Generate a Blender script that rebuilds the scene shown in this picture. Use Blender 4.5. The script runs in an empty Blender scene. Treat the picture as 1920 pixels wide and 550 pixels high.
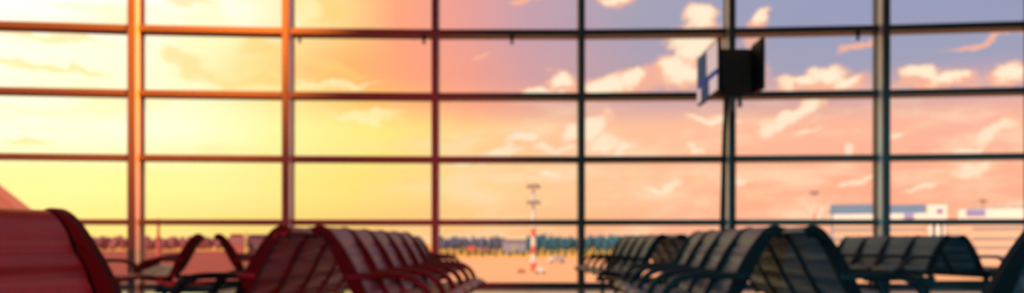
import bpy, bmesh, math, random
from mathutils import Vector, Matrix
random.seed(7)
PI = math.pi
S = bpy.context.scene
COL = S.collection

# ------------------------------------------------------------------ helpers
def lin(c):
    return tuple(((v/255.0)/12.92 if v/255.0 <= 0.04045 else (((v/255.0)+0.055)/1.055)**2.4) for v in c)

def mat(name, col, rough=0.5, metal=0.0, spec=0.5, noise=0.0, nscale=8.0, bump=0.0, emit=None, estr=0.0, stretch=None):
    m = bpy.data.materials.new(name); m.use_nodes = True
    nt = m.node_tree; b = nt.nodes['Principled BSDF']
    b.inputs['Base Color'].default_value = (*col, 1)
    b.inputs['Roughness'].default_value = rough
    b.inputs['Metallic'].default_value = metal
    b.inputs['Specular IOR Level'].default_value = spec
    if noise or bump:
        tc = nt.nodes.new('ShaderNodeTexCoord')
        nz = nt.nodes.new('ShaderNodeTexNoise'); nz.inputs['Scale'].default_value = nscale; nz.inputs['Detail'].default_value = 5
        src = tc.outputs['Object']
        if stretch:
            mp = nt.nodes.new('ShaderNodeMapping'); mp.inputs['Scale'].default_value = stretch
            nt.links.new(src, mp.inputs['Vector']); src = mp.outputs['Vector']
        nt.links.new(src, nz.inputs['Vector'])
        if noise:
            mx = nt.nodes.new('ShaderNodeMix'); mx.data_type = 'RGBA'
            mx.inputs[6].default_value = (*[max(0, c*(1-noise)) for c in col], 1)
            mx.inputs[7].default_value = (*[min(1, c*(1+noise)) for c in col], 1)
            nt.links.new(nz.outputs['Fac'], mx.inputs[0]); nt.links.new(mx.outputs[2], b.inputs['Base Color'])
        if bump:
            bp = nt.nodes.new('ShaderNodeBump'); bp.inputs['Strength'].default_value = bump; bp.inputs['Distance'].default_value = 0.01
            nt.links.new(nz.outputs['Fac'], bp.inputs['Height']); nt.links.new(bp.outputs['Normal'], b.inputs['Normal'])
    if emit:
        b.inputs['Emission Color'].default_value = (*emit, 1); b.inputs['Emission Strength'].default_value = estr
    return m

def mesh_from_bm(name, bm, m=None, smooth=False):
    me = bpy.data.meshes.new(name)
    bmesh.ops.recalc_face_normals(bm, faces=bm.faces)
    bm.to_mesh(me); bm.free()
    if smooth:
        for p in me.polygons: p.use_smooth = True
    if m: me.materials.append(m)
    return me

def link(name, me, parent=None, loc=(0,0,0), rz=0.0):
    o = bpy.data.objects.new(name, me); COL.objects.link(o)
    o.location = loc; o.rotation_euler = (0,0,rz)
    if parent: o.parent = parent
    return o

def obj(name, bm, m, parent=None, loc=(0,0,0), rz=0.0, smooth=False):
    return link(name, mesh_from_bm(name, bm, m, smooth), parent, loc, rz)

def tag(o, label=None, cat=None, group=None, kind=None):
    if label: o['label'] = label
    if cat: o['category'] = cat
    if group: o['group'] = group
    if kind: o['kind'] = kind
    return o

def thing(name, label, cat, loc=(0,0,0), rz=0.0, group=None):
    o = bpy.data.objects.new(name, None); COL.objects.link(o)
    o.location = loc; o.rotation_euler = (0,0,rz); o.empty_display_size = 0.2
    return tag(o, label, cat, group)

def box(bm, x0, x1, y0, y1, z0, z1, bev=0.0):
    r = bmesh.ops.create_cube(bm, size=1.0)
    vs = r['verts']
    for v in vs:
        v.co = Vector(((x0+x1)/2 + v.co.x*(x1-x0), (y0+y1)/2 + v.co.y*(y1-y0), (z0+z1)/2 + v.co.z*(z1-z0)))
    if bev > 0:
        es = list({e for v in vs for e in v.link_edges})
        bmesh.ops.bevel(bm, geom=es, offset=bev, segments=2, affect='EDGES', profile=0.5)
    return bm

def newbox(*a, bev=0.0):
    bm = bmesh.new(); return box(bm, *a, bev=bev)

def cyl(bm, p0, p1, r0, r1=None, n=12):
    r1 = r0 if r1 is None else r1
    p0, p1 = Vector(p0), Vector(p1); d = p1-p0
    q = d.to_track_quat('Z', 'Y')
    a = [bm.verts.new(p0 + q @ Vector((r0*math.cos(2*PI*i/n), r0*math.sin(2*PI*i/n), 0))) for i in range(n)]
    b = [bm.verts.new(p1 + q @ Vector((r1*math.cos(2*PI*i/n), r1*math.sin(2*PI*i/n), 0))) for i in range(n)]
    for i in range(n):
        bm.faces.new((a[i], a[(i+1)%n], b[(i+1)%n], b[i]))
    bm.faces.new(a[::-1]); bm.faces.new(b)
    return bm

def prism(bm, pts, y0, y1, bev=0.0):
    """outline in x,z extruded along y"""
    a = [bm.verts.new((x, y0, z)) for x, z in pts]; b = [bm.verts.new((x, y1, z)) for x, z in pts]
    n = len(pts); fs = []
    for i in range(n): fs.append(bm.faces.new((a[i], a[(i+1)%n], b[(i+1)%n], b[i])))
    fa = bm.faces.new(a[::-1]); fb = bm.faces.new(b)
    if bev:
        es = list(set(fa.edges) | set(fb.edges))
        bmesh.ops.bevel(bm, geom=es, offset=bev, segments=2, affect='EDGES', profile=0.5)
    return bm

def catmull(P, k=6):
    out = []
    for i in range(len(P)-1):
        p0 = P[max(i-1,0)]; p1 = P[i]; p2 = P[i+1]; p3 = P[min(i+2,len(P)-1)]
        for j in range(k):
            t = j/k
            out.append(tuple(0.5*((2*p1[c]) + (-p0[c]+p2[c])*t + (2*p0[c]-5*p1[c]+4*p2[c]-p3[c])*t*t + (-p0[c]+3*p1[c]-3*p2[c]+p3[c])*t**3) for c in (0,1)))
    out.append(P[-1]); return out

def strip(bm, path, off_a, off_b, y0, y1, bev=0.0):
    """slab following a path in x,z; off_a(s) and off_b(s) are its two surfaces' distances from the path"""
    n = len(path); s = [0.0]
    for i in range(1, n): s.append(s[-1] + math.dist(path[i], path[i-1]))
    A, B = [], []
    for i, (x, z) in enumerate(path):
        q0 = path[max(i-1,0)]; q1 = path[min(i+1,n-1)]
        tx, tz = q1[0]-q0[0], q1[1]-q0[1]; L = math.hypot(tx, tz); nx, nz = tz/L, -tx/L
        u = s[i]/s[-1]
        A.append((x+nx*off_a(u), z+nz*off_a(u))); B.append((x+nx*off_b(u), z+nz*off_b(u)))
    return prism(bm, A + B[::-1], y0, y1, bev)

# ------------------------------------------------------------------ camera
F = 1624.0; HOR = 455.0; EYE = 0.78
cam = bpy.data.cameras.new('camera'); co = bpy.data.objects.new('camera', cam); COL.objects.link(co)
co.location = (0, 0, EYE); co.rotation_euler = (PI/2, 0, 0)
cam.sensor_width = 36.0; cam.lens = 36.0*F/1920; cam.shift_y = (HOR-275.0)/1920
cam.clip_start = 0.05; cam.clip_end = 6000
cam.dof.use_dof = True; cam.dof.focus_distance = 0.5; cam.dof.aperture_fstop = 9.5
S.camera = co

S.view_settings.view_transform = 'Standard'; S.view_settings.look = 'None'
S.view_settings.exposure = 0.0; S.view_settings.gamma = 1.0; S.view_settings.use_curve_mapping = False
S.cycles.use_denoising = True
S.cycles.max_bounces = 8; S.cycles.transparent_max_bounces = 16
S.cycles.sample_clamp_indirect = 6.0

# ------------------------------------------------------------------ world: evening sky, sun glow low on the left
def build_world():
    w = bpy.data.worlds.new('evening_sky'); S.world = w; w.use_nodes = True
    nt = w.node_tree; N = nt.nodes; L = nt.links; N.clear()
    def math_(op, a, b=None, c=None, clamp=False):
        n = N.new('ShaderNodeMath'); n.operation = op; n.use_clamp = clamp
        for i, v in enumerate((a, b, c)):
            if v is None: continue
            if isinstance(v, (int, float)): n.inputs[i].default_value = v
            else: L.new(v, n.inputs[i])
        return n.outputs[0]
    def mapr(v, a, b, c=0.0, d=1.0, smooth=True):
        n = N.new('ShaderNodeMapRange'); n.interpolation_type = 'SMOOTHSTEP' if smooth else 'LINEAR'; n.clamp = True
        L.new(v, n.inputs[0]); n.inputs[1].default_value = a; n.inputs[2].default_value = b; n.inputs[3].default_value = c; n.inputs[4].default_value = d
        return n.outputs[0]
    def mix(f, a, b):
        n = N.new('ShaderNodeMix'); n.data_type = 'RGBA'
        for i, v in ((0, f), (6, a), (7, b)):
            if isinstance(v, (int, float)): n.inputs[i].default_value = v
            elif isinstance(v, tuple): n.inputs[i].default_value = (*v, 1)
            else: L.new(v, n.inputs[i])
        return n.outputs[2]
    tc = N.new('ShaderNodeTexCoord'); sx = N.new('ShaderNodeSeparateXYZ'); L.new(tc.outputs['Generated'], sx.inputs[0])
    X, Y, Z = sx.outputs
    az = math_('ARCTAN2', X, Y)                       # 0 straight out of the windows, positive to the right
    el = math_('ARCSINE', Z)
    azn = mapr(az, -0.56, 0.56, smooth=False)
    def ae(u, v):
        x, z = (u-960)/F, (HOR-v)/F
        return math.atan(x), math.asin(z/math.sqrt(1+x*x+z*z))
    rows = [
        (435, [(0,(255,222,125)),(250,(255,224,125)),(540,(255,212,112)),(720,(255,200,122)),(950,(255,192,132)),(1250,(255,178,140)),(1500,(255,174,138)),(1920,(255,182,142))]),
        (350, [(0,(255,238,150)),(400,(255,238,146)),(650,(255,226,122)),(900,(255,208,142)),(1050,(255,202,150)),(1300,(255,186,146)),(1600,(255,176,142)),(1920,(255,178,145))]),
        (240, [(0,(255,252,222)),(350,(255,250,205)),(520,(255,244,160)),(700,(255,234,128)),(880,(255,208,140)),(1060,(255,196,152)),(1300,(255,190,154)),(1500,(252,182,152)),(1920,(248,180,156))]),
        (172, [(0,(255,250,215)),(350,(255,246,200)),(520,(255,228,150)),(700,(255,190,105)),(860,(255,162,128)),(1000,(225,162,152)),(1200,(205,165,168)),(1500,(200,164,168)),(1920,(195,165,175))]),
        (120, [(0,(255,250,222)),(300,(255,246,205)),(470,(255,222,145)),(650,(255,182,108)),(770,(255,164,126)),(880,(240,160,142)),(980,(212,160,162)),(1200,(178,160,176)),(1500,(160,160,186)),(1920,(158,160,186))]),
        (15, [(0,(255,255,240)),(440,(255,252,228)),(560,(255,236,170)),(650,(255,212,138)),(745,(255,166,128)),(860,(236,160,150)),(980,(200,160,172)),(1200,(164,160,182)),(1450,(154,158,188)),(1920,(148,154,186))]),
    ]
    cur = None; prev_e = None
    for y, stops in rows:
        r = N.new('ShaderNodeValToRGB'); r.color_ramp.interpolation = 'LINEAR'
        els = r.color_ramp.elements
        while len(els) < len(stops): els.new(0.5)
        for e, (u, c) in zip(els, stops):
            e.position = (ae(u, y)[0]+0.56)/1.12
            e.color = (*lin(c), 1)
        L.new(azn, r.inputs[0])
        e_here = math.atan((HOR-y)/F)*0.95
        cur = r.outputs[0] if cur is None else mix(mapr(el, prev_e, e_here), cur, r.outputs[0])
        prev_e = e_here
    # noise fields in azimuth / elevation
    cv = N.new('ShaderNodeCombineXYZ'); L.new(az, cv.inputs[0]); L.new(el, cv.inputs[1])
    def noise(scale, det, stretch=(1,1,1), rough=0.55, off=0.0):
        mp = N.new('ShaderNodeMapping'); mp.inputs['Scale'].default_value = stretch; mp.inputs['Location'].default_value = (off, off*0.7, 0)
        L.new(cv.outputs[0], mp.inputs[0])
        n = N.new('ShaderNodeTexNoise'); n.inputs['Scale'].default_value = scale; n.inputs['Detail'].default_value = det; n.inputs['Roughness'].default_value = rough
        L.new(mp.outputs[0], n.inputs['Vector']); return n
    nd = noise(26, 4, (1,1.3,1))
    dv = N.new('ShaderNodeVectorMath'); dv.operation = 'SUBTRACT'; L.new(nd.outputs['Color'], dv.inputs[0]); dv.inputs[1].default_value = (0.5,0.5,0.5)
    ds = N.new('ShaderNodeVectorMath'); ds.operation = 'SCALE'; L.new(dv.outputs[0], ds.inputs[0]); ds.inputs['Scale'].default_value = 0.042
    wv = N.new('ShaderNodeVectorMath'); wv.operation = 'ADD'; L.new(cv.outputs[0], wv.inputs[0]); L.new(ds.outputs[0], wv.inputs[1])
    wsep = N.new('ShaderNodeSeparateXYZ'); L.new(wv.outputs[0], wsep.inputs[0])
    def blobs(lst):
        out = None
        for (u, v, ru, rv, ang) in lst:
            a, e = ae(u, v)
            sb = N.new('ShaderNodeVectorMath'); sb.operation = 'SUBTRACT'; L.new(wv.outputs[0], sb.inputs[0]); sb.inputs[1].default_value = (a, e, 0)
            src = sb.outputs[0]
            if ang:
                rt = N.new('ShaderNodeVectorRotate'); rt.rotation_type = 'Z_AXIS'; rt.inputs['Angle'].default_value = -math.radians(ang)
                L.new(src, rt.inputs['Vector']); src = rt.outputs[0]
            k = math.cos(a)
            ml = N.new('ShaderNodeVectorMath'); ml.operation = 'MULTIPLY'; L.new(src, ml.inputs[0]); ml.inputs[1].default_value = (F/ru/k/k, F/rv/k, 0)
            ln = N.new('ShaderNodeVectorMath'); ln.operation = 'LENGTH'; L.new(ml.outputs[0], ln.inputs[0])
            f = math_('SUBTRACT', 1.0, ln.outputs['Value'])
            out = f if out is None else math_('SMOOTH_MAX', out, f, 0.15)
        return out
    # thin high wisps, stretched along the horizon
    wn = noise(9, 6, (1.0, 3.2, 1), 0.6, 3.1)
    wf = mapr(wn.outputs['Fac'], 0.44, 0.68)
    low = mapr(el, 0.19, 0.12)
    right = mapr(az, -0.25, 0.05)
    left = mapr(az, -0.12, -0.30)
    cur = mix(math_('MULTIPLY', math_('MULTIPLY', wf, low), math_('MULTIPLY_ADD', right, 0.55, 0.12)), cur, lin((255,226,186)))
    wn2 = noise(13, 6, (1.0, 2.4, 1), 0.6, 7.7)
    cur = mix(math_('MULTIPLY', math_('MULTIPLY', mapr(wn2.outputs['Fac'], 0.52, 0.72), low), math_('MULTIPLY', right, 0.2)), cur, lin((236,160,142)))
    wn3 = noise(8, 5, (0.8, 4.0, 1), 0.55, 12.4)
    cur = mix(math_('MULTIPLY', math_('MULTIPLY', mapr(wn3.outputs['Fac'], 0.47, 0.66), left), 0.5), cur, lin((255,226,150)))
    # amber patches in the bright part
    amber = blobs([(410,135,90,26,-24),(340,118,60,22,-20),(480,92,80,18,0),(350,2,90,10,0),(500,150,70,12,0),(100,68,150,10,0),(80,130,180,12,0),(60,262,70,8,0),(640,135,70,12,-6),(600,20,60,30,0)])
    cur = mix(math_('MULTIPLY', mapr(amber, 0.0, 0.5), 0.55), cur, lin((255,208,120)))
    pale = blobs([(400,60,80,60,-40),(370,95,110,22,-30),(690,222,90,14,0),(620,160,120,8,3),(560,30,50,26,30)])
    cur = mix(math_('MULTIPLY', mapr(pale, 0.0, 0.6), 0.6), cur, lin((255,246,190)))
    # pink undersides, then the sunlit cumulus heads
    pink = blobs([(1245,150,130,26,0),(1330,110,60,80,10),(1400,140,60,50,0),(1545,160,110,22,0),(1745,158,110,20,0),(1890,150,60,20,0),(1415,60,26,56,-14),(1120,165,120,20,0),(1160,2,44,18,0),(1620,88,60,8,12),(1850,80,90,10,4),(985,0,40,8,0),(900,110,30,8,10)])
    cur = mix(math_('MULTIPLY', mapr(pink, 0.0, 0.5), 0.75), cur, lin((255,182,148)))
    wh = blobs([(1050,150,34,26,0),(1140,158,70,22,0),(1185,150,26,18,0),(1315,36,40,26,0),(1300,85,60,42,0),(1268,135,52,34,0),(1320,140,70,26,0),(1422,28,18,20,0),(1548,138,48,26,0),(1505,155,60,16,0),(1590,152,30,14,0),(1725,140,50,20,0),(1770,148,56,18,0),(1900,142,46,22,0),(1155,0,36,12,0),
                (1855,248,72,24,28),(1825,318,60,16,10),(1490,205,80,18,20),(1450,236,50,14,30),(1515,252,34,9,0),(1100,240,70,24,20),(1040,278,70,12,0),(940,286,60,9,0),(1160,285,50,14,10),(1590,280,26,10,20),(1300,285,30,8,0),(1030,320,40,10,0),(1240,345,60,10,10),(1730,350,50,8,15),(1390,335,50,10,0),(1470,215,60,22,14),(1130,265,60,20,0),(980,262,50,16,10),(1340,225,70,10,-6),(1680,250,36,10,12),(1600,345,50,10,14),(1820,285,60,10,25),(880,300,40,10,0),(1020,180,50,10,0)])
    fine = noise(75, 5, (1,1.25,1), 0.6, 5.5)
    wh = math_('MULTIPLY_ADD', math_('SUBTRACT', fine.outputs['Fac'], 0.5), 0.9, wh)
    core = mapr(wh, -0.03, 0.42)
    hi = mapr(el, 0.10, 0.16)
    cur = mix(math_('MULTIPLY', core, math_('MULTIPLY_ADD', hi, 0.3, 0.66)), cur, mix(mapr(wh, 0.08, 0.62), lin((255,190,150)), lin((255,238,208))))
    # brightness: strongest round the low sun, teal fill added behind the viewer
    glow = math_('MULTIPLY_ADD', mapr(az, -0.15, -0.55), 0.18, 1.07)
    front = mapr(Y, -0.25, 0.25)
    below = mapr(el, -0.06, -0.01)
    sky = mix(front, (0.05, 0.42, 0.56), cur)
    zen = mapr(el, 0.45, 0.9)
    sky = mix(zen, sky, (0.85, 0.55, 0.42))
    sky = mix(below, (0.10, 0.06, 0.045), sky)
    bg = N.new('ShaderNodeBackground'); L.new(sky, bg.inputs[0]); L.new(glow, bg.inputs[1])
    out = N.new('ShaderNodeOutputWorld'); L.new(bg.outputs[0], out.inputs[0])
build_world()

# ------------------------------------------------------------------ lights
CEIL_Z = 6.75
def aim(o, target):
    o.rotation_euler = (Vector(target)-o.location).to_track_quat('-Z', 'Y').to_euler()
sd = bpy.data.lights.new('apron_fill_sun', 'SUN'); so = bpy.data.objects.new('apron_fill_sun', sd); COL.objects.link(so)
sd.energy = 4.0; sd.color = (1.0, 0.76, 0.56); sd.angle = math.radians(3)
so.location = (-40, -38, 55); aim(so, (0, 0, 0))  # added from behind to light the apron, apart from the sky's sun glow
def spot(name, loc, target, energy, color, deg, blend, radius=0.3):
    d = bpy.data.lights.new(name, 'SPOT'); o = bpy.data.objects.new(name, d); COL.objects.link(o)
    d.energy = energy; d.color = color; d.spot_size = math.radians(deg); d.spot_blend = blend; d.shadow_soft_size = radius
    o.location = loc; aim(o, target); return o
# added coloured fill spots: red and cool behind the viewer, amber at upper left
spot('red_fill_spot', (1.5, -14.0, 1.79), (-5.4, 15.0, 1.6), 30000, (1.0, 0.012, 0.03), 24, 0.6, 0.08)
spot('cool_fill_spot', (-7.0, -14.0, 1.6), (3.0, 6.5, 0.1), 12000, (0.12, 0.78, 1.0), 17, 0.6, 0.08)
for lx, ly, en in ((2.2, 4.0, 11), (2.2, 9.0, 14), (6.5, 9.0, 14)):  # added cool fill at the unseen ceiling, for a blue sheen on seats
    d = bpy.data.lights.new('cool_ceiling_fill', 'AREA'); o = bpy.data.objects.new('cool_ceiling_fill', d); COL.objects.link(o)
    d.shape = 'RECTANGLE'; d.size = 2.4; d.size_y = 2.4; d.energy = en; d.color = (0.50, 0.72, 1.0); o.location = (lx, ly, CEIL_Z-0.05)
spot('amber_fill_spot', (-3.0, 8.5, 6.04), (-6.9, 14.8, 5.0), 21000, (1.0, 0.21, 0.016), 72, 1.0, 0.04)  # added amber fill giving the left mullions an orange glow

# ------------------------------------------------------------------ materials
M = {}
M['leather'] = mat('dark_teal_leather', (0.005, 0.046, 0.066), 0.42, spec=0.72, noise=0.25, nscale=30, bump=0.12)
M['red_tint_leather'] = mat('glow_tinted_leather', (0.12, 0.010, 0.015), 0.40, spec=0.9, noise=0.2, nscale=30, bump=0.12)  # red glow of the left side put into the seat colour
M['red_tint_frame'] = mat('glow_tinted_frame', (0.024, 0.003, 0.005), 0.5, spec=0.25, noise=0.15, nscale=20)  # frame and arm colour with the same red glow put in
M['frame'] = mat('black_frame', (0.006, 0.007, 0.008), 0.55, spec=0.18, noise=0.15, nscale=20)
M['arm'] = mat('black_rubber_arm', (0.010, 0.008, 0.009), 0.55, spec=0.22, noise=0.2, nscale=25)
M['steel'] = mat('dark_steel', (0.03, 0.03, 0.032), 0.35, metal=0.6, noise=0.2, nscale=12)
M['bronze'] = mat('bronze_aluminium', (0.045, 0.038, 0.034), 0.5, metal=0.0, noise=0.15, nscale=6)
M['alu'] = mat('pale_aluminium', (0.88, 0.85, 0.88), 0.3, metal=0.0, noise=0.12, nscale=6)
M['capdark'] = mat('dark_cover', (0.05, 0.045, 0.04), 0.5, noise=0.15, nscale=6)
M['grey'] = mat('grey_bracket', (0.16, 0.14, 0.14), 0.5, noise=0.1)
M['black'] = mat('black_plastic', (0.012, 0.012, 0.013), 0.6, spec=0.2, noise=0.2, nscale=14)
M['casing'] = mat('dark_brown_casing', (0.10, 0.065, 0.05), 0.8, spec=0.1, noise=0.2, nscale=14)

def glass_mat():
    m = bpy.data.materials.new('window_glass'); m.use_nodes = True; nt = m.node_tree; nt.nodes.clear()
    t = nt.nodes.new('ShaderNodeBsdfTransparent'); t.inputs[0].default_value = (0.985, 0.98, 0.975, 1)
    g = nt.nodes.new('ShaderNodeBsdfGlossy'); g.inputs['Roughness'].default_value = 0.02
    fr = nt.nodes.new('ShaderNodeFresnel'); fr.inputs[0].default_value = 1.12
    mx = nt.nodes.new('ShaderNodeMixShader'); o = nt.nodes.new('ShaderNodeOutputMaterial')
    nt.links.new(fr.outputs[0], mx.inputs[0]); nt.links.new(t.outputs[0], mx.inputs[1]); nt.links.new(g.outputs[0], mx.inputs[2]); nt.links.new(mx.outputs[0], o.inputs[0])
    return m
M['glass'] = glass_mat()

def floor_mat():
    m = mat('polished_floor', (0.42, 0.36, 0.33), 0.12, spec=0.6, noise=0.08, nscale=3)
    nt = m.node_tree; b = nt.nodes['Principled BSDF']
    br = nt.nodes.new('ShaderNodeTexBrick'); br.offset = 0.0
    br.inputs['Scale'].default_value = 1.0; br.inputs['Mortar Size'].default_value = 0.006
    br.inputs['Brick Width'].default_value = 0.6; br.inputs['Row Height'].default_value = 0.6
    br.inputs['Color1'].default_value = (0.25,0.23,0.23,1); br.inputs['Color2'].default_value = (0.22,0.20,0.20,1); br.inputs['Mortar'].default_value = (0.12,0.11,0.11,1)
    tc = nt.nodes.new('ShaderNodeTexCoord'); nt.links.new(tc.outputs['Object'], br.inputs['Vector'])
    nt.links.new(br.outputs['Color'], b.inputs['Base Color'])
    return m
M['floor'] = floor_mat()

# ------------------------------------------------------------------ room shell
def dep(x): return 15.3 - 0.008*x*x            # the glass front curves gently round the hall
MU = [-345, -50, 244, 534, 815, 1091, 1374, 1664, 1958, 2255]
def mx_from_u(u):
    x = 0.0
    for _ in range(20): x = (u-960)/F*(dep(x)-0.46)
    return x
MX = [mx_from_u(u) for u in MU]
CEIL = 6.75
fl = newbox(-14, 14, -8, dep(0)+0.15, -0.25, 0.0)
tag(obj('floor', fl, M['floor']), 'pale polished tile floor of the departure hall', kind='structure')
ce = newbox(-14, 14, -8, dep(0)+0.15, CEIL, CEIL+0.25)
tag(obj('ceiling', ce, mat('ceiling_white', (0.5,0.5,0.5), 0.8, noise=0.05)), 'plain pale ceiling high over the hall', kind='structure')
names = ['outermost to the left', 'first', 'second', 'third']
for i, x in enumerate(MX):
    nx = -2*0.008*x; ang = math.atan(nx)         # square to the curve
    e = thing('trim_%d' % (i+1), None, None, (x, dep(x), 0), ang); e['kind'] = 'structure'
    e['label'] = 'tall dark metal mullion of the glass front'
    bm = newbox(-0.046, 0.046, -0.27, 0.03, 0.0, CEIL); obj('mullion', bm, M['bronze'], e)
    bm = newbox(-0.047, 0.047, -0.50, -0.27, 0.0, CEIL); obj('rail', bm, M['alu'], e)
    bm = newbox(-0.056, 0.056, -0.58, -0.50, 0.0, CEIL, bev=0.008); obj('cover', bm, M['capdark'], e)
TZ = [(0.0, 0.075), (1.078, 1.172), (2.174, 2.270), (3.270, 3.368), (4.364, 4.466), (5.466, 5.560), (6.60, CEIL)]
for i in range(len(MX)-1):
    a = Vector((MX[i], dep(MX[i]), 0)); b = Vector((MX[i+1], dep(MX[i+1]), 0)); d = b-a; ln = d.length
    e = thing('window_%d' % (i+1), None, None, (a+b)/2, math.atan2(d.y, d.x)); e['kind'] = 'structure'
    e['label'] = 'tall bay of clear glass between two mullions'
    bm = bmesh.new()
    for (z0, z1), (z2, z3) in zip(TZ[:-1], TZ[1:]):
        box(bm, -ln/2+0.04, ln/2-0.04, -0.012, 0.0, z1-0.01, z2+0.01)
    obj('glass', bm, M['glass'], e)
    for z0, z1 in TZ:
        bm = newbox(-ln/2+0.045, ln/2-0.045, -0.33, 0.02, z0, z1, bev=0.006); obj('transom', bm, M['bronze'], e)

def hook(u, label):
    x = (u-960)/F*14.9; y = dep(x)-0.33
    t = thing('blind_bracket', label, 'bracket', (x, y, 4.364), 0, 'blind brackets under the upper crossbar')
    bm = newbox(-0.03, 0.03, 0.0, 0.06, -0.03, 0.0, bev=0.005); obj('plate', bm, M['black'], t)
    bm = bmesh.new(); cyl(bm, (0,0.03,-0.02), (0,0.03,-0.10), 0.034, 0.026); cyl(bm, (0,0.03,-0.10), (0.0,0.03,-0.15), 0.02, 0.026); obj('hook', bm, M['black'], t)
hook(562, 'small bracket under the upper crossbar, just right of the orange mullion')
hook(794, 'small bracket under the upper crossbar, left of the maroon mullion')
hook(960, 'small bracket under the upper crossbar of the middle bay')
hook(1601, 'small black bracket under the upper crossbar, right of the screens')

# ------------------------------------------------------------------ back-to-back lounge seating
P = 0.62
back_path = catmull([(0.385,0.405),(0.345,0.465),(0.305,0.535),(0.268,0.607),(0.232,0.680),(0.192,0.755),(0.155,0.818),(0.126,0.846),(0.098,0.850),(0.076,0.832)], 5)
seat_path = catmull([(0.370,0.400),(0.440,0.388),(0.560,0.392),(0.680,0.410),(0.770,0.424),(0.815,0.422),(0.842,0.400)], 5)
fr_back = catmull([(0.415,0.352),(0.375,0.420),(0.335,0.485),(0.298,0.555),(0.262,0.625),(0.226,0.698),(0.188,0.768),(0.158,0.818),(0.130,0.846),(0.100,0.852),(0.072,0.834)], 5)
fr_seat = catmull([(0.385,0.388),(0.450,0.372),(0.560,0.376),(0.680,0.394),(0.770,0.408),(0.825,0.404),(0.850,0.384)], 5)
arm_path = catmull([(0.262,0.583),(0.34,0.585),(0.46,0.586),(0.57,0.584),(0.65,0.570),(0.715,0.527),(0.752,0.468),(0.768,0.415)], 5)
def seamed(base, seams, w=0.018, dip=0.013):
    def f(u):
        v = base
        for s in seams: v -= dip*math.exp(-((u-s)/w)**2)
        return v*min(1.0, 0.45+12*u, 0.45+12*(1-u))
    return f
bs = seamed(0.022, (0.27, 0.485, 0.70))
bsr = seamed(0.016, (0.27, 0.485, 0.70), dip=0.006)
ss = seamed(0.024, (0.15, 0.5, 0.8))
W = P/2 - 0.046
bm = bmesh.new(); strip(bm, back_path, bs, lambda u: -bsr(u), -W, W, 0.008); me_back = mesh_from_bm('backrest', bm, M['leather'], True)
bm = bmesh.new(); strip(bm, seat_path, lambda u: ss(u)*0.7, lambda u: -ss(u), -W, W, 0.008); me_seat = mesh_from_bm('seat', bm, M['leather'], True)
bm = bmesh.new()
strip(bm, fr_back, lambda u: 0.028+0.026*math.sin(PI*min(1.0, u*1.12)), lambda u: -0.030, -0.019, 0.019, 0.006)
strip(bm, fr_seat, lambda u: 0.024, lambda u: -0.028, -0.019, 0.019, 0.006)
me_frame = mesh_from_bm('side_frame', bm, M['frame'], True)
bm = bmesh.new(); strip(bm, arm_path, lambda u: 0.019, lambda u: -0.019, -0.026, 0.026, 0.009); me_arm = mesh_from_bm('armrest', bm, M['arm'], True)
bm = bmesh.new(); box(bm, -0.56, 0.56, -0.03, 0.03, 0.215, 0.275, 0.008)
for s in (-1, 1):
    box(bm, s*0.50-0.03, s*0.50+0.03, -0.03, 0.03, 0.27, 0.315, 0.004)
me_cross = mesh_from_bm('crossbar', bm, M['steel'])
bm = bmesh.new(); cyl(bm, (0,0,0.235), (0,0,0.03), 0.028, 0.026, 16); cyl(bm, (0,0,0.03), (0,0,0.012), 0.026, 0.05, 16); cyl(bm, (0,0,0.012), (0,0,0.0), 0.05, 0.05, 16)
me_leg = mesh_from_bm('leg', bm, M['steel'], False)
def recolour(me, m):
    c = me.copy(); c.materials.clear(); c.materials.append(m); return c
TEAL = dict(back=me_back, seat=me_seat, frame=me_frame, arm=me_arm)
RED_TINT = dict(back=recolour(me_back, M['red_tint_leather']), seat=recolour(me_seat, M['red_tint_leather']), frame=recolour(me_frame, M['red_tint_frame']), arm=recolour(me_arm, M['red_tint_frame']))  # left benches: copies of the kit with the red glow as colour
me_beam = {}
def beam_mesh(n):
    if n not in me_beam:
        me_beam[n] = mesh_from_bm('beam', newbox(-0.035, 0.035, -0.04, n*P+0.04, 0.305, 0.372, bev=0.01), M['steel'])
    return me_beam[n]

def bench(near, v, n, label, kit=TEAL):
    """near = floor point under the bench's axis at the end closest to the viewer; v = image column its rows run towards"""
    dx = (v-960)/F; ang = -math.atan(dx)
    t = thing('airport_bench', label, 'airport bench', (near[0], near[1], 0), ang, 'back to back seating in the departure hall')
    for side in (0, 1):
        rz = 0 if side == 0 else PI
        for k in range(n):
            y = (k+0.5)*P
            link('backrest', kit['back'], t, (0,y,0), rz); link('seat', kit['seat'], t, (0,y,0), rz)
        for k in range(n+1):
            y = k*P
            f = link('side_frame', kit['frame'], t, (0,y,0), rz)
            link('armrest', kit['arm'], f)
        link('beam', beam_mesh(n), t, (0.50 if side == 0 else -0.50, 0, 0))
    for k in sorted({0, n//2, n}):
        y = min(max(k*P, 0.06), n*P-0.06)
        c = link('crossbar', me_cross, t, (0,y,0))
        for s in (-1, 1): link('leg', me_leg, c, (s*0.46,0,0))
    return t
def at(u, z): return (u-960)/F*z
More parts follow.
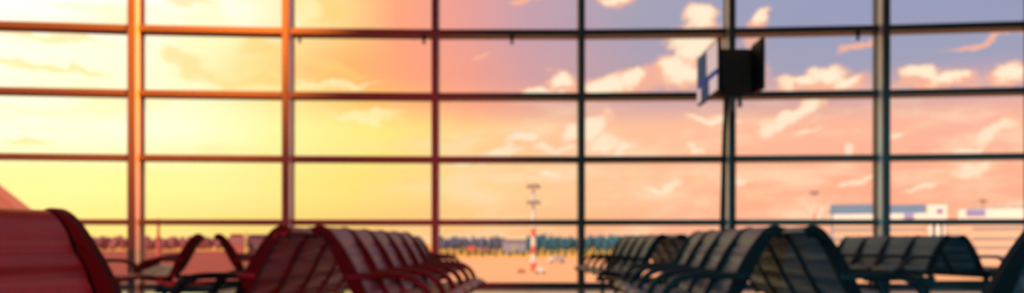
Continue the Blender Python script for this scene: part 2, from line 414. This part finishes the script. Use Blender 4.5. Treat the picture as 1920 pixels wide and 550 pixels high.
# end nearest the viewer: image column of the inner ridge at depth z; the axis lies 0.11 m behind the ridge
def near_pt(u, z, v, side):
    a = -math.atan((v-960)/F); x = at(u, z); off = 0.11*side
    return (x + off*math.cos(a), z + off*math.sin(a))
bench(near_pt(600, 5.04, 1020, -1), 1020, 5, 'big red-tinted bench in the middle left, a row of mauve-tinted seats turned to the aisle', RED_TINT)
bench(near_pt(1452, 5.04, 1020, 1), 1020, 4, 'large dark teal and grey bench right of the aisle, below the hanging screens')
bench(near_pt(726, 10.6, 1020, -1), 1020, 4, 'far bench left of the aisle, mostly hidden behind the big red-tinted bench', RED_TINT)
bench(near_pt(1242, 10.2, 890, 1), 890, 4, 'small far bench right of the aisle, seat fronts reaching the thin mullion')
bench(near_pt(1776, 11.4, 720, 1), 720, 4, 'dark teal bench by the rightmost mullion, four seat fronts in a row')
bench((at(391, 9.7), 9.7), 400, 7, 'red-tinted bench seen end-on through its A-shaped frame, beside the leftmost mullion', RED_TINT)
def from_far(far, v, n):
    d = Vector((v-960, F)).normalized(); return (far[0]-d.x*n*P, far[1]-d.y*n*P)
bench(from_far((at(112, 2.55)-0.11, 2.55), 1300, 5), 1300, 5, 'nearest bench on the left, big red-tinted backrest cut by the frame', RED_TINT)
bench(from_far((at(1985, 2.55)+0.11, 2.55), 960, 5), 960, 5, 'nearest bench on the right, only a dark backrest edge in the corner')
bench(from_far((at(278, 9.3)-0.84, 9.3), 1020, 4), 1020, 4, 'bench behind the nearest red-tinted one, seat front poking out by the leftmost mullion', RED_TINT)

# ------------------------------------------------------------------ screens on a pole
def screen_mat():
    return (mat('screen_white', (0.10,0.08,0.08), 0.6, spec=0.1, emit=lin((222,192,188)), estr=0.85),
            mat('screen_blue', (0.01,0.02,0.04), 0.6, spec=0.1, emit=lin((42,76,114)), estr=0.5),
            mat('screen_deep_blue', (0.005,0.01,0.04), 0.6, spec=0.1, emit=lin((24,50,120)), estr=0.8))
sw, sb, sdb = screen_mat()
base = Vector((3.28, 13.2, 0))
t = thing('screen_pole', 'tall pole carrying dark screens in front of a mullion', 'screen stand', base)
bm = bmesh.new(); cyl(bm, (-0.10,0,0.0), (-0.04,0,2.45), 0.042, 0.036, 16); cyl(bm, (-0.04,0,2.45), (0,0,3.15), 0.036, 0.034, 16); obj('pole', bm, M['black'], t, smooth=False)
bm = bmesh.new(); cyl(bm, (-0.10,0,0), (-0.10,0,0.02), 0.26, 0.24, 24); cyl(bm, (-0.10,0,0.02), (-0.10,0,0.05), 0.10, 0.06, 24); obj('base_plate', bm, M['steel'], t)
bm = bmesh.new(); box(bm, 0.05, 0.11, -0.06, 0.0, 2.78, 3.02, 0.01); box(bm, 0.16, 0.22, -0.04, 0.02, 2.84, 3.02, 0.01); box(bm, -0.05, 0.24, -0.05, 0.03, 2.98, 3.04, 0.01); obj('bracket', bm, M['grey'], t)
# middle casing, a little narrower at its foot
bm = bmesh.new(); prism(bm, [(-0.10,3.02),(0.325,3.02),(0.345,3.70),(-0.20,3.70)], -0.16, 0.10, 0.012); obj('casing', bm, M['casing'], t)
# left screen runs back towards the glass, picture facing left
def side_screen(x, y0, y1, z0, z1, face, parent):
    bm = newbox(x-0.03, x+0.03, y0, y1, z0, z1, bev=0.008); s = obj('display', bm, M['black'], parent)
    return s
ls = side_screen(-0.275, -0.70, 0.72, 2.97, 3.74, -1, t)
def patch(y0, y1, z0, z1, m, k):
    bm = newbox(-0.309-k, -0.304, y0, y1, z0, z1); obj('picture', bm, m, ls)
patch(-0.66, 0.69, 3.0, 3.71, sw, 0.0)
patch(0.02, 0.69, 3.30, 3.70, sb, 0.002)
patch(-0.66, 0.69, 3.22, 3.31, sdb, 0.003)
patch(-0.15, 0.42, 3.0, 3.22, sb, 0.002)
side_screen(0.345, -0.70, -0.17, 3.0, 3.74, 1, t)

# ------------------------------------------------------------------ outside: apron one storey below the hall
G = -6.8; H = EYE - G
def gp(u, v):                                   # ground point seen at (u, v)
    d = F*H/(v-HOR); return ((u-960)/F*d, d)
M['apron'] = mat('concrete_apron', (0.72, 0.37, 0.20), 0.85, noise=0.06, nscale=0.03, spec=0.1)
M['tinted_apron'] = mat('glow_tinted_apron', (0.26, 0.045, 0.035), 0.85, noise=0.12, nscale=0.02, spec=0.1, stretch=(0.3,2,1))  # left apron: warm red glow put into the ground colour
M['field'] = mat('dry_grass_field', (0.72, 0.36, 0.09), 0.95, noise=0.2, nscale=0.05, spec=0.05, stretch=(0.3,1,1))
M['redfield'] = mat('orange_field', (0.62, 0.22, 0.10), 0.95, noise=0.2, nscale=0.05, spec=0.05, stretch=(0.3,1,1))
def ground(name, pts, z, m, label):
    bm = bmesh.new(); a = [bm.verts.new((x,y,z)) for x,y in pts]; b = [bm.verts.new((x,y,z-0.4)) for x,y in pts]; n = len(pts)
    bm.faces.new(a); bm.faces.new(b[::-1])
    for i in range(n): bm.faces.new((a[i],b[i],b[(i+1)%n],a[(i+1)%n]))
    return tag(obj(name, bm, m), label, kind='structure')
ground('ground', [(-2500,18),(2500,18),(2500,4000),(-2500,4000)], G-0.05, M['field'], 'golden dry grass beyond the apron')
def quad(u0, u1, d0, d1): return [((u0-960)/F*d0,d0),((u1-960)/F*d0,d0),((u1-960)/F*d1,d1),((u0-960)/F*d1,d1)]
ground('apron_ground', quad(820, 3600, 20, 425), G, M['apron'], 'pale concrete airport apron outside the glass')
ground('tinted_apron_ground', quad(-1700, 820, 20, 760), G+0.01, M['tinted_apron'], 'apron beyond the left windows, red glow put into its colour')

def bx(name, m, parent, x0, x1, y0, y1, z0, z1, bev=0.0): return obj(name, newbox(x0,x1,y0,y1,z0,z1,bev=bev), m, parent)
WHITE = mat('white_cladding', (0.88, 0.84, 0.78), 0.7, noise=0.04, nscale=0.2)
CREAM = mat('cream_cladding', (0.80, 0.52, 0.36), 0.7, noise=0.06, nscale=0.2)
SLATE = mat('slate_blue_cladding', (0.16, 0.26, 0.42), 0.6, noise=0.12, nscale=0.15)
PURP = mat('violet_glazing', (0.34, 0.30, 0.58), 0.4, noise=0.12, nscale=0.2)
GREYB = mat('grey_glazing', (0.42, 0.36, 0.33), 0.4, noise=0.1, nscale=0.2)
REDP = mat('red_paint', (0.75, 0.13, 0.08), 0.6, noise=0.08, nscale=0.5)
WHITEP = mat('white_paint', (0.85, 0.75, 0.66), 0.6, noise=0.05, nscale=0.5)
BLUEP = mat('blue_paint', (0.05, 0.17, 0.55), 0.5, noise=0.1, nscale=0.5)
NAVY = mat('navy_paint', (0.06, 0.13, 0.28), 0.5, noise=0.1, nscale=0.5)
STEELG = mat('galvanised_steel', (0.35, 0.25, 0.25), 0.5, noise=0.1, nscale=0.5)
TYRE = mat('tyre_rubber', (0.03,0.03,0.03), 0.8, noise=0.1)
YEL = mat('yellow_paint', (0.85,0.6,0.15), 0.6, noise=0.08)

def building(label, u0, u1, D, top_v, dep_m, bands, extras=None, group='airport buildings across the apron'):
    x0, x1 = (u0-960)/F*D, (u1-960)/F*D
    ac = math.atan2((x0+x1)/2, D)
    t = thing('airport_building', label, 'building', ((x0+x1)/2, D, G), -ac, group)
    w = (x1-x0)/2*math.cos(ac)
    zt = lambda v: H + (HOR-v)/F*D               # height above the apron seen at row v
    for (name, m, va, vb, fa, fb, pop) in bands:
        bx(name, m, t, -w+2*w*fa, -w+2*w*fb, -pop, dep_m, max(0, zt(vb)), zt(va), 0.0)
    return t
building('long white terminal with a slate blue roof storey, right of the light post', 1555, 1738, 320, 383, 16,
    [('roof_storey', SLATE, 383, 401, 0.0, 0.50, 0.0), ('roof_storey', SLATE, 385, 402, 0.62, 0.98, 0.0), ('upper_wall', WHITE, 401.5, 413, 0.0, 1.0, 0.6), ('window_band', PURP, 402, 411, 0.76, 0.86, 0.9),
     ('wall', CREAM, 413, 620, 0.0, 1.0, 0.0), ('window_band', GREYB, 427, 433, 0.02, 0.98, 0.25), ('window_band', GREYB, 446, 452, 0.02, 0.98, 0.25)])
building('narrow white tower block with a violet window between the two terminals', 1739, 1776, 300, 384, 12,
    [('wall', WHITE, 384, 414, 0.0, 1.0, 0.0), ('window_band', PURP, 392, 400, 0.45, 0.78, 0.3), ('column', WHITE, 414, 620, 0.08, 0.26, 0.0), ('column', WHITE, 414, 620, 0.40, 0.66, 0.0), ('column', WHITE, 414, 620, 0.78, 0.92, 0.0), ('back_wall', CREAM, 414, 620, 0.0, 1.0, -6.0)])
building('wide cream terminal at the right edge with grey window bands', 1792, 2060, 300, 385, 16,
    [('parapet', WHITE, 391, 411, 0.0, 1.0, 0.5), ('window_band', PURP, 391.5, 403, 0.06, 0.2, 0.9), ('roof_plant', GREYB, 386, 392, 0.08, 0.2, -3), ('roof_plant', GREYB, 386, 392, 0.24, 0.34, -3), ('roof_plant', GREYB, 385, 392, 0.38, 0.56, -3),
     ('wall', CREAM, 411, 620, 0.0, 1.0, 0.0), ('window_band', GREYB, 425, 431, 0.1, 0.98, 0.25), ('window_band', GREYB, 444, 450, 0.1, 0.98, 0.25), ('window_band', GREYB, 461, 467, 0.1, 0.98, 0.25), ('window_band', GREYB, 477, 483, 0.1, 0.98, 0.25)])
building('low grey violet hangar in front of the middle treeline', 942, 986, 560, 451, 20,
    [('wall', mat('grey_violet_cladding', (0.34,0.30,0.42), 0.7, noise=0.08), 451, 500, 0.0, 1.0, 0.0), ('roof', mat('grey_roof', (0.28,0.26,0.36), 0.7, noise=0.08), 449.5, 451.5, -0.02, 1.02, 0.8), ('door', GREYB, 458, 500, 0.35, 0.65, 0.3)])
building('mauve shed behind the red-tinted end-on bench', 466, 500, 620, 441, 20,
    [('wall', mat('mauve_cladding', (0.34,0.11,0.13), 0.7, noise=0.08), 442, 500, 0.0, 1.0, 0.0), ('roof', mat('mauve_roof', (0.28,0.09,0.11), 0.7, noise=0.08), 440, 442.5, -0.03, 1.03, 0.8), ('door', GREYB, 462, 500, 0.3, 0.5, 0.3)])
building('salmon coloured block just right of the red-tinted end-on bench', 432, 456, 600, 440, 14,
    [('wall', mat('salmon_cladding', (0.75,0.16,0.13), 0.7, noise=0.08), 441, 500, 0.0, 1.0, 0.0), ('roof', mat('salmon_roof', (0.62,0.14,0.11), 0.7, noise=0.08), 439, 441.5, -0.03, 1.03, 0.6), ('window_band', GREYB, 449, 453, 0.1, 0.9, 0.2)])
# hangar with a pitched roof at the left edge
D = 260; t = thing('hangar', 'salmon hangar with a pitched roof above the nearest red-tinted backrest', 'building', ((-120-960)/F*D, D, G), 0, 'airport buildings across the apron')
sal = mat('salmon_sheet', (0.70,0.16,0.09), 0.6, noise=0.06, nscale=0.2); sal2 = mat('salmon_roof_sheet', (0.74,0.19,0.11), 0.6, noise=0.06, nscale=0.2)
wv = 168/F*D; hv = lambda v: H+(HOR-v)/F*D
obj('wall', prism(bmesh.new(), [(-wv,0),(wv,0),(wv,hv(405)),(0,hv(272)),(-wv,hv(405))], 0, 5), sal, t)
obj('roof', prism(bmesh.new(), [(-wv-1,hv(408)),(-wv-1,hv(404)),(0,hv(268)),(wv+1,hv(404)),(wv+1,hv(408)),(0,hv(272))], -1, 6), sal2, t)
bx('door', GREYB, t, -wv*0.5, wv*0.5, -0.4, 0.2, 0, 9)

def mast(label, u, D, top_v, r, bands, plats, lampw):
    t = thing('light_mast', label, 'light mast', ((u-960)/F*D, D, G), 0, 'floodlight masts on the apron')
    zt = H + (HOR-top_v)/F*D
    edges = [0.0] + [H+(HOR-v)/F*D for v in bands] + [zt]
    for i in range(len(edges)-1):
        ra = r*(1-0.55*edges[i]/zt); rb = r*(1-0.55*edges[i+1]/zt)
        bm = bmesh.new(); cyl(bm, (0,0,edges[i]), (0,0,edges[i+1]), ra, rb, 12)
        obj('shaft', bm, REDP if i % 2 == 0 else WHITEP, t)
    for v in plats:
        z = H+(HOR-v)/F*D
        bm = bmesh.new(); cyl(bm, (0,0,z-0.25), (0,0,z), lampw*0.55, lampw, 10); cyl(bm, (0,0,z), (0,0,z+0.12), lampw, lampw, 10)
        pl = obj('platform', bm, STEELG, t)
        bm = bmesh.new()
        for k in range(8):
            a = 2*PI*k/8; c, s = math.cos(a)*lampw*0.9, math.sin(a)*lampw*0.9
            box(bm, c-0.28, c+0.28, s-0.28, s+0.28, z-0.75, z-0.2)
        obj('floodlight', bm, STEELG, pl)
    return t
mast('red and white floodlight mast in the middle bay, two lamp rings', 1000, 224, 345, 0.75, [493, 477, 462, 445, 428], [348, 378], 1.7)
mast('thin salmon mast just right of the leftmost mullion', 297, 330, 410, 0.9, [], [414], 0.9)
mast('thin mast with a lamp ring left of the slate blue roof', 1527, 300, 356, 0.42, [440, 420, 400], [360], 1.5)
mast('distant mast behind the cream terminal at the right', 1843, 420, 373, 0.5, [430, 400], [376], 1.9)
# white splayed antenna panels beside the thin mast
t = thing('antenna', 'pair of white splayed antenna panels below the thin mast', 'antenna', ((1530-960)/F*310, 310, G), 0)
bm = bmesh.new(); zc = H+(HOR-412)/F*310; cyl(bm, (0,0,0), (0,0,zc), 0.4, 0.3); obj('pole', bm, WHITEP, t)
for s in (-1, 1):
    bm = bmesh.new(); prism(bm, [(s*0.2,zc-0.6),(s*1.0,zc-0.6),(s*3.4,zc+4.2),(s*2.0,zc+4.6)], -0.3, 0.3); obj('panel', bm, WHITEP, t)
t = thing('light_post', 'thin grey blue post at the left end of the long white terminal', 'post', ((1560-960)/F*230, 230, G))
bm = bmesh.new(); cyl(bm, (0,0,0), (0,0,H+(HOR-398)/F*230), 0.35, 0.2); obj('shaft', bm, SLATE, t)
bm = bmesh.new(); box(bm, -0.9, 0.9, -0.25, 0.25, H+(HOR-398)/F*230-0.1, H+(HOR-398)/F*230+0.3); obj('lamp_head', bm, SLATE, t)
t = thing('utility_post', 'thin yellow post beside the mauve shed on the left', 'post', ((461-960)/F*420, 420, G))
bm = bmesh.new(); cyl(bm, (0,0,0), (0,0,H+(HOR-437)/F*420), 0.6, 0.45); obj('shaft', bm, YEL, t)
bm = bmesh.new(); box(bm, -0.8, 0.8, -0.3, 0.3, H+(HOR-437)/F*420-0.1, H+(HOR-437)/F*420+0.4); obj('cap', bm, YEL, t)

def vehicle(name, label, cat, u, v, L, Hh, body, cabm, rz=0.0, cab=0.28):
    x, y = gp(u, v)
    t = thing(name, label, cat, (x, y, G), rz, 'vehicles on the apron')
    r = 0.13*Hh+0.15; wd = min(2.4, L*0.42)
    bx('body', body, t, -L/2, L/2*(1-2*cab), -wd/2, wd/2, r, Hh, 0.08)
    bm = bmesh.new(); xa = L/2*(1-2*cab)
    prism(bm, [(xa+0.02,r),(L/2,r),(L/2,Hh*0.5),(L/2-0.25*cab*L,Hh*0.86),(xa+0.02,Hh*0.86)], -wd/2, wd/2); obj('cab', bm, cabm, t)
    for sx in (-0.32, 0.34):
        for sy in (-1, 1):
            bm = bmesh.new(); cyl(bm, (sx*L, sy*(wd/2-0.15), r), (sx*L, sy*(wd/2+0.08), r), r, r, 14); obj('wheel', bm, TYRE, t)
    return t
vehicle('blue_truck', 'tall blue truck beside the big right bench', 'truck', 1578, 494, 6.0, 6.4, BLUEP, NAVY)
vehicle('blue_truck', 'dark blue truck half behind the dark teal bench', 'truck', 1606, 490, 8.5, 5.6, NAVY, BLUEP)
vehicle('grey_van', 'small grey van at the grass edge right of the middle mast', 'van', 1044, 494, 6.2, 2.7, mat('lilac_grey_paint', (0.5,0.36,0.36), 0.5, noise=0.05), WHITEP, PI)
vehicle('white_car', 'white car parked at the foot of the middle mast', 'car', 1013, 514, 2.2, 1.5, WHITEP, WHITEP)
vehicle('red_tug', 'tiny red tug left of the foot of the middle mast', 'tug', 978, 513, 1.8, 1.2, mat('dull_red_paint', (0.6,0.22,0.15), 0.6, noise=0.08), REDP)
vehicle('red_truck', 'red truck before the trees left of the middle mast', 'truck', 886, 479, 6.6, 5.2, REDP, REDP)
vehicle('maroon_truck', 'long dull maroon truck parked ahead of the red truck', 'truck', 912, 479, 8.0, 4.2, mat('maroon_paint', (0.36,0.13,0.12), 0.6, noise=0.08), mat('maroon_cab', (0.32,0.12,0.11), 0.6, noise=0.08))

# trees
def leafmat(n, c): return mat(n, c, 0.9, noise=0.3, nscale=0.6, spec=0.1)
LEAF = {'teal': leafmat('hazy_teal_foliage', (0.05,0.14,0.20)), 'grey': leafmat('hazy_blue_grey_foliage', (0.13,0.14,0.23)),  # distance haze put into the teal and blue grey
        'olive': leafmat('olive_foliage', (0.17,0.20,0.07)), 'mauve': leafmat('glow_tinted_foliage', (0.34,0.11,0.12))}  # mauve: left side's red glow put into the foliage colour
BARK = mat('bark', (0.12,0.08,0.06), 0.9, noise=0.2)
def crown_mesh(m, seed, bush=False):
    rnd = random.Random(seed); bm = bmesh.new()
    for k in range(7 if not bush else 5):
        r = bmesh.ops.create_icosphere(bm, subdivisions=2, radius=1.0)
        c = Vector((rnd.uniform(-0.5,0.5), rnd.uniform(-0.5,0.5), rnd.uniform(0.35,0.75) if not bush else rnd.uniform(0.2,0.5)))
        rr = rnd.uniform(0.24,0.40)
        for v in r['verts']:
            n = v.co.normalized(); v.co = c + Vector((n.x*rr*1.25, n.y*rr*1.25, n.z*rr))*(1+rnd.uniform(-0.12,0.12))
    for v in bm.verts: v.co.z = max(0.02, v.co.z)
    return mesh_from_bm('crown', bm, m, True)
CR = {k: [crown_mesh(m, 10*i+j) for j in range(3)] for i, (k, m) in enumerate(LEAF.items())}
CRB = [crown_mesh(LEAF['olive'], 90+j, True) for j in range(3)]
bm = bmesh.new(); cyl(bm, (0,0,0), (0,0,0.55), 0.05, 0.03, 8); me_trunk = mesh_from_bm('trunk', bm, BARK)
def tree(kind, u, D, h, w, label, group, name='tree'):
    t = thing(name, label, 'tree' if name == 'tree' else 'bush', ((u-960)/F*D, D, G), random.uniform(0,6), group)
    me = random.choice(CRB if name == 'bush' else CR[kind])
    c = link('crown', me, t); c.scale = (w, w, h)
    k = link('trunk', me_trunk, t); k.scale = (h*0.6, h*0.6, h)
def belt(kind, u0, u1, n, D, h, label, group):
    for row in (0, 1, 2):
        d0 = D + row*40
        sp = (u1-u0)/n/F*d0
        for i in range(n):
            u = u0+(u1-u0)*(i+0.17+row/3.0)/n
            tree(kind, u, d0 + random.uniform(-6, 6), h*random.uniform(0.84,1.08), sp*0.50, label, group)
belt('mauve', 100, 540, 20, 790, 13.5, 'glow-tinted mauve tree of the distant belt beyond the red-tinted apron', 'glow-tinted treeline on the left')
belt('grey', 815, 945, 9, 640, 11.4, 'haze-tinted blue grey tree of the distant belt left of the hangar', 'haze-tinted blue grey treeline in the middle')
belt('teal', 988, 1345, 22, 640, 12.0, 'haze-tinted dark teal tree of the distant belt right of the hangar', 'haze-tinted teal treeline right of the hangar')
for i in range(30):
    u = 826+i*13; d = 470+40*(i%2)+random.uniform(-5,5)
    tree('olive', u, d, random.uniform(3.6,5.6), random.uniform(1.5,1.85), 'low olive bush at the far edge of the apron below the trees', 'olive bushes along the apron edge', 'bush')
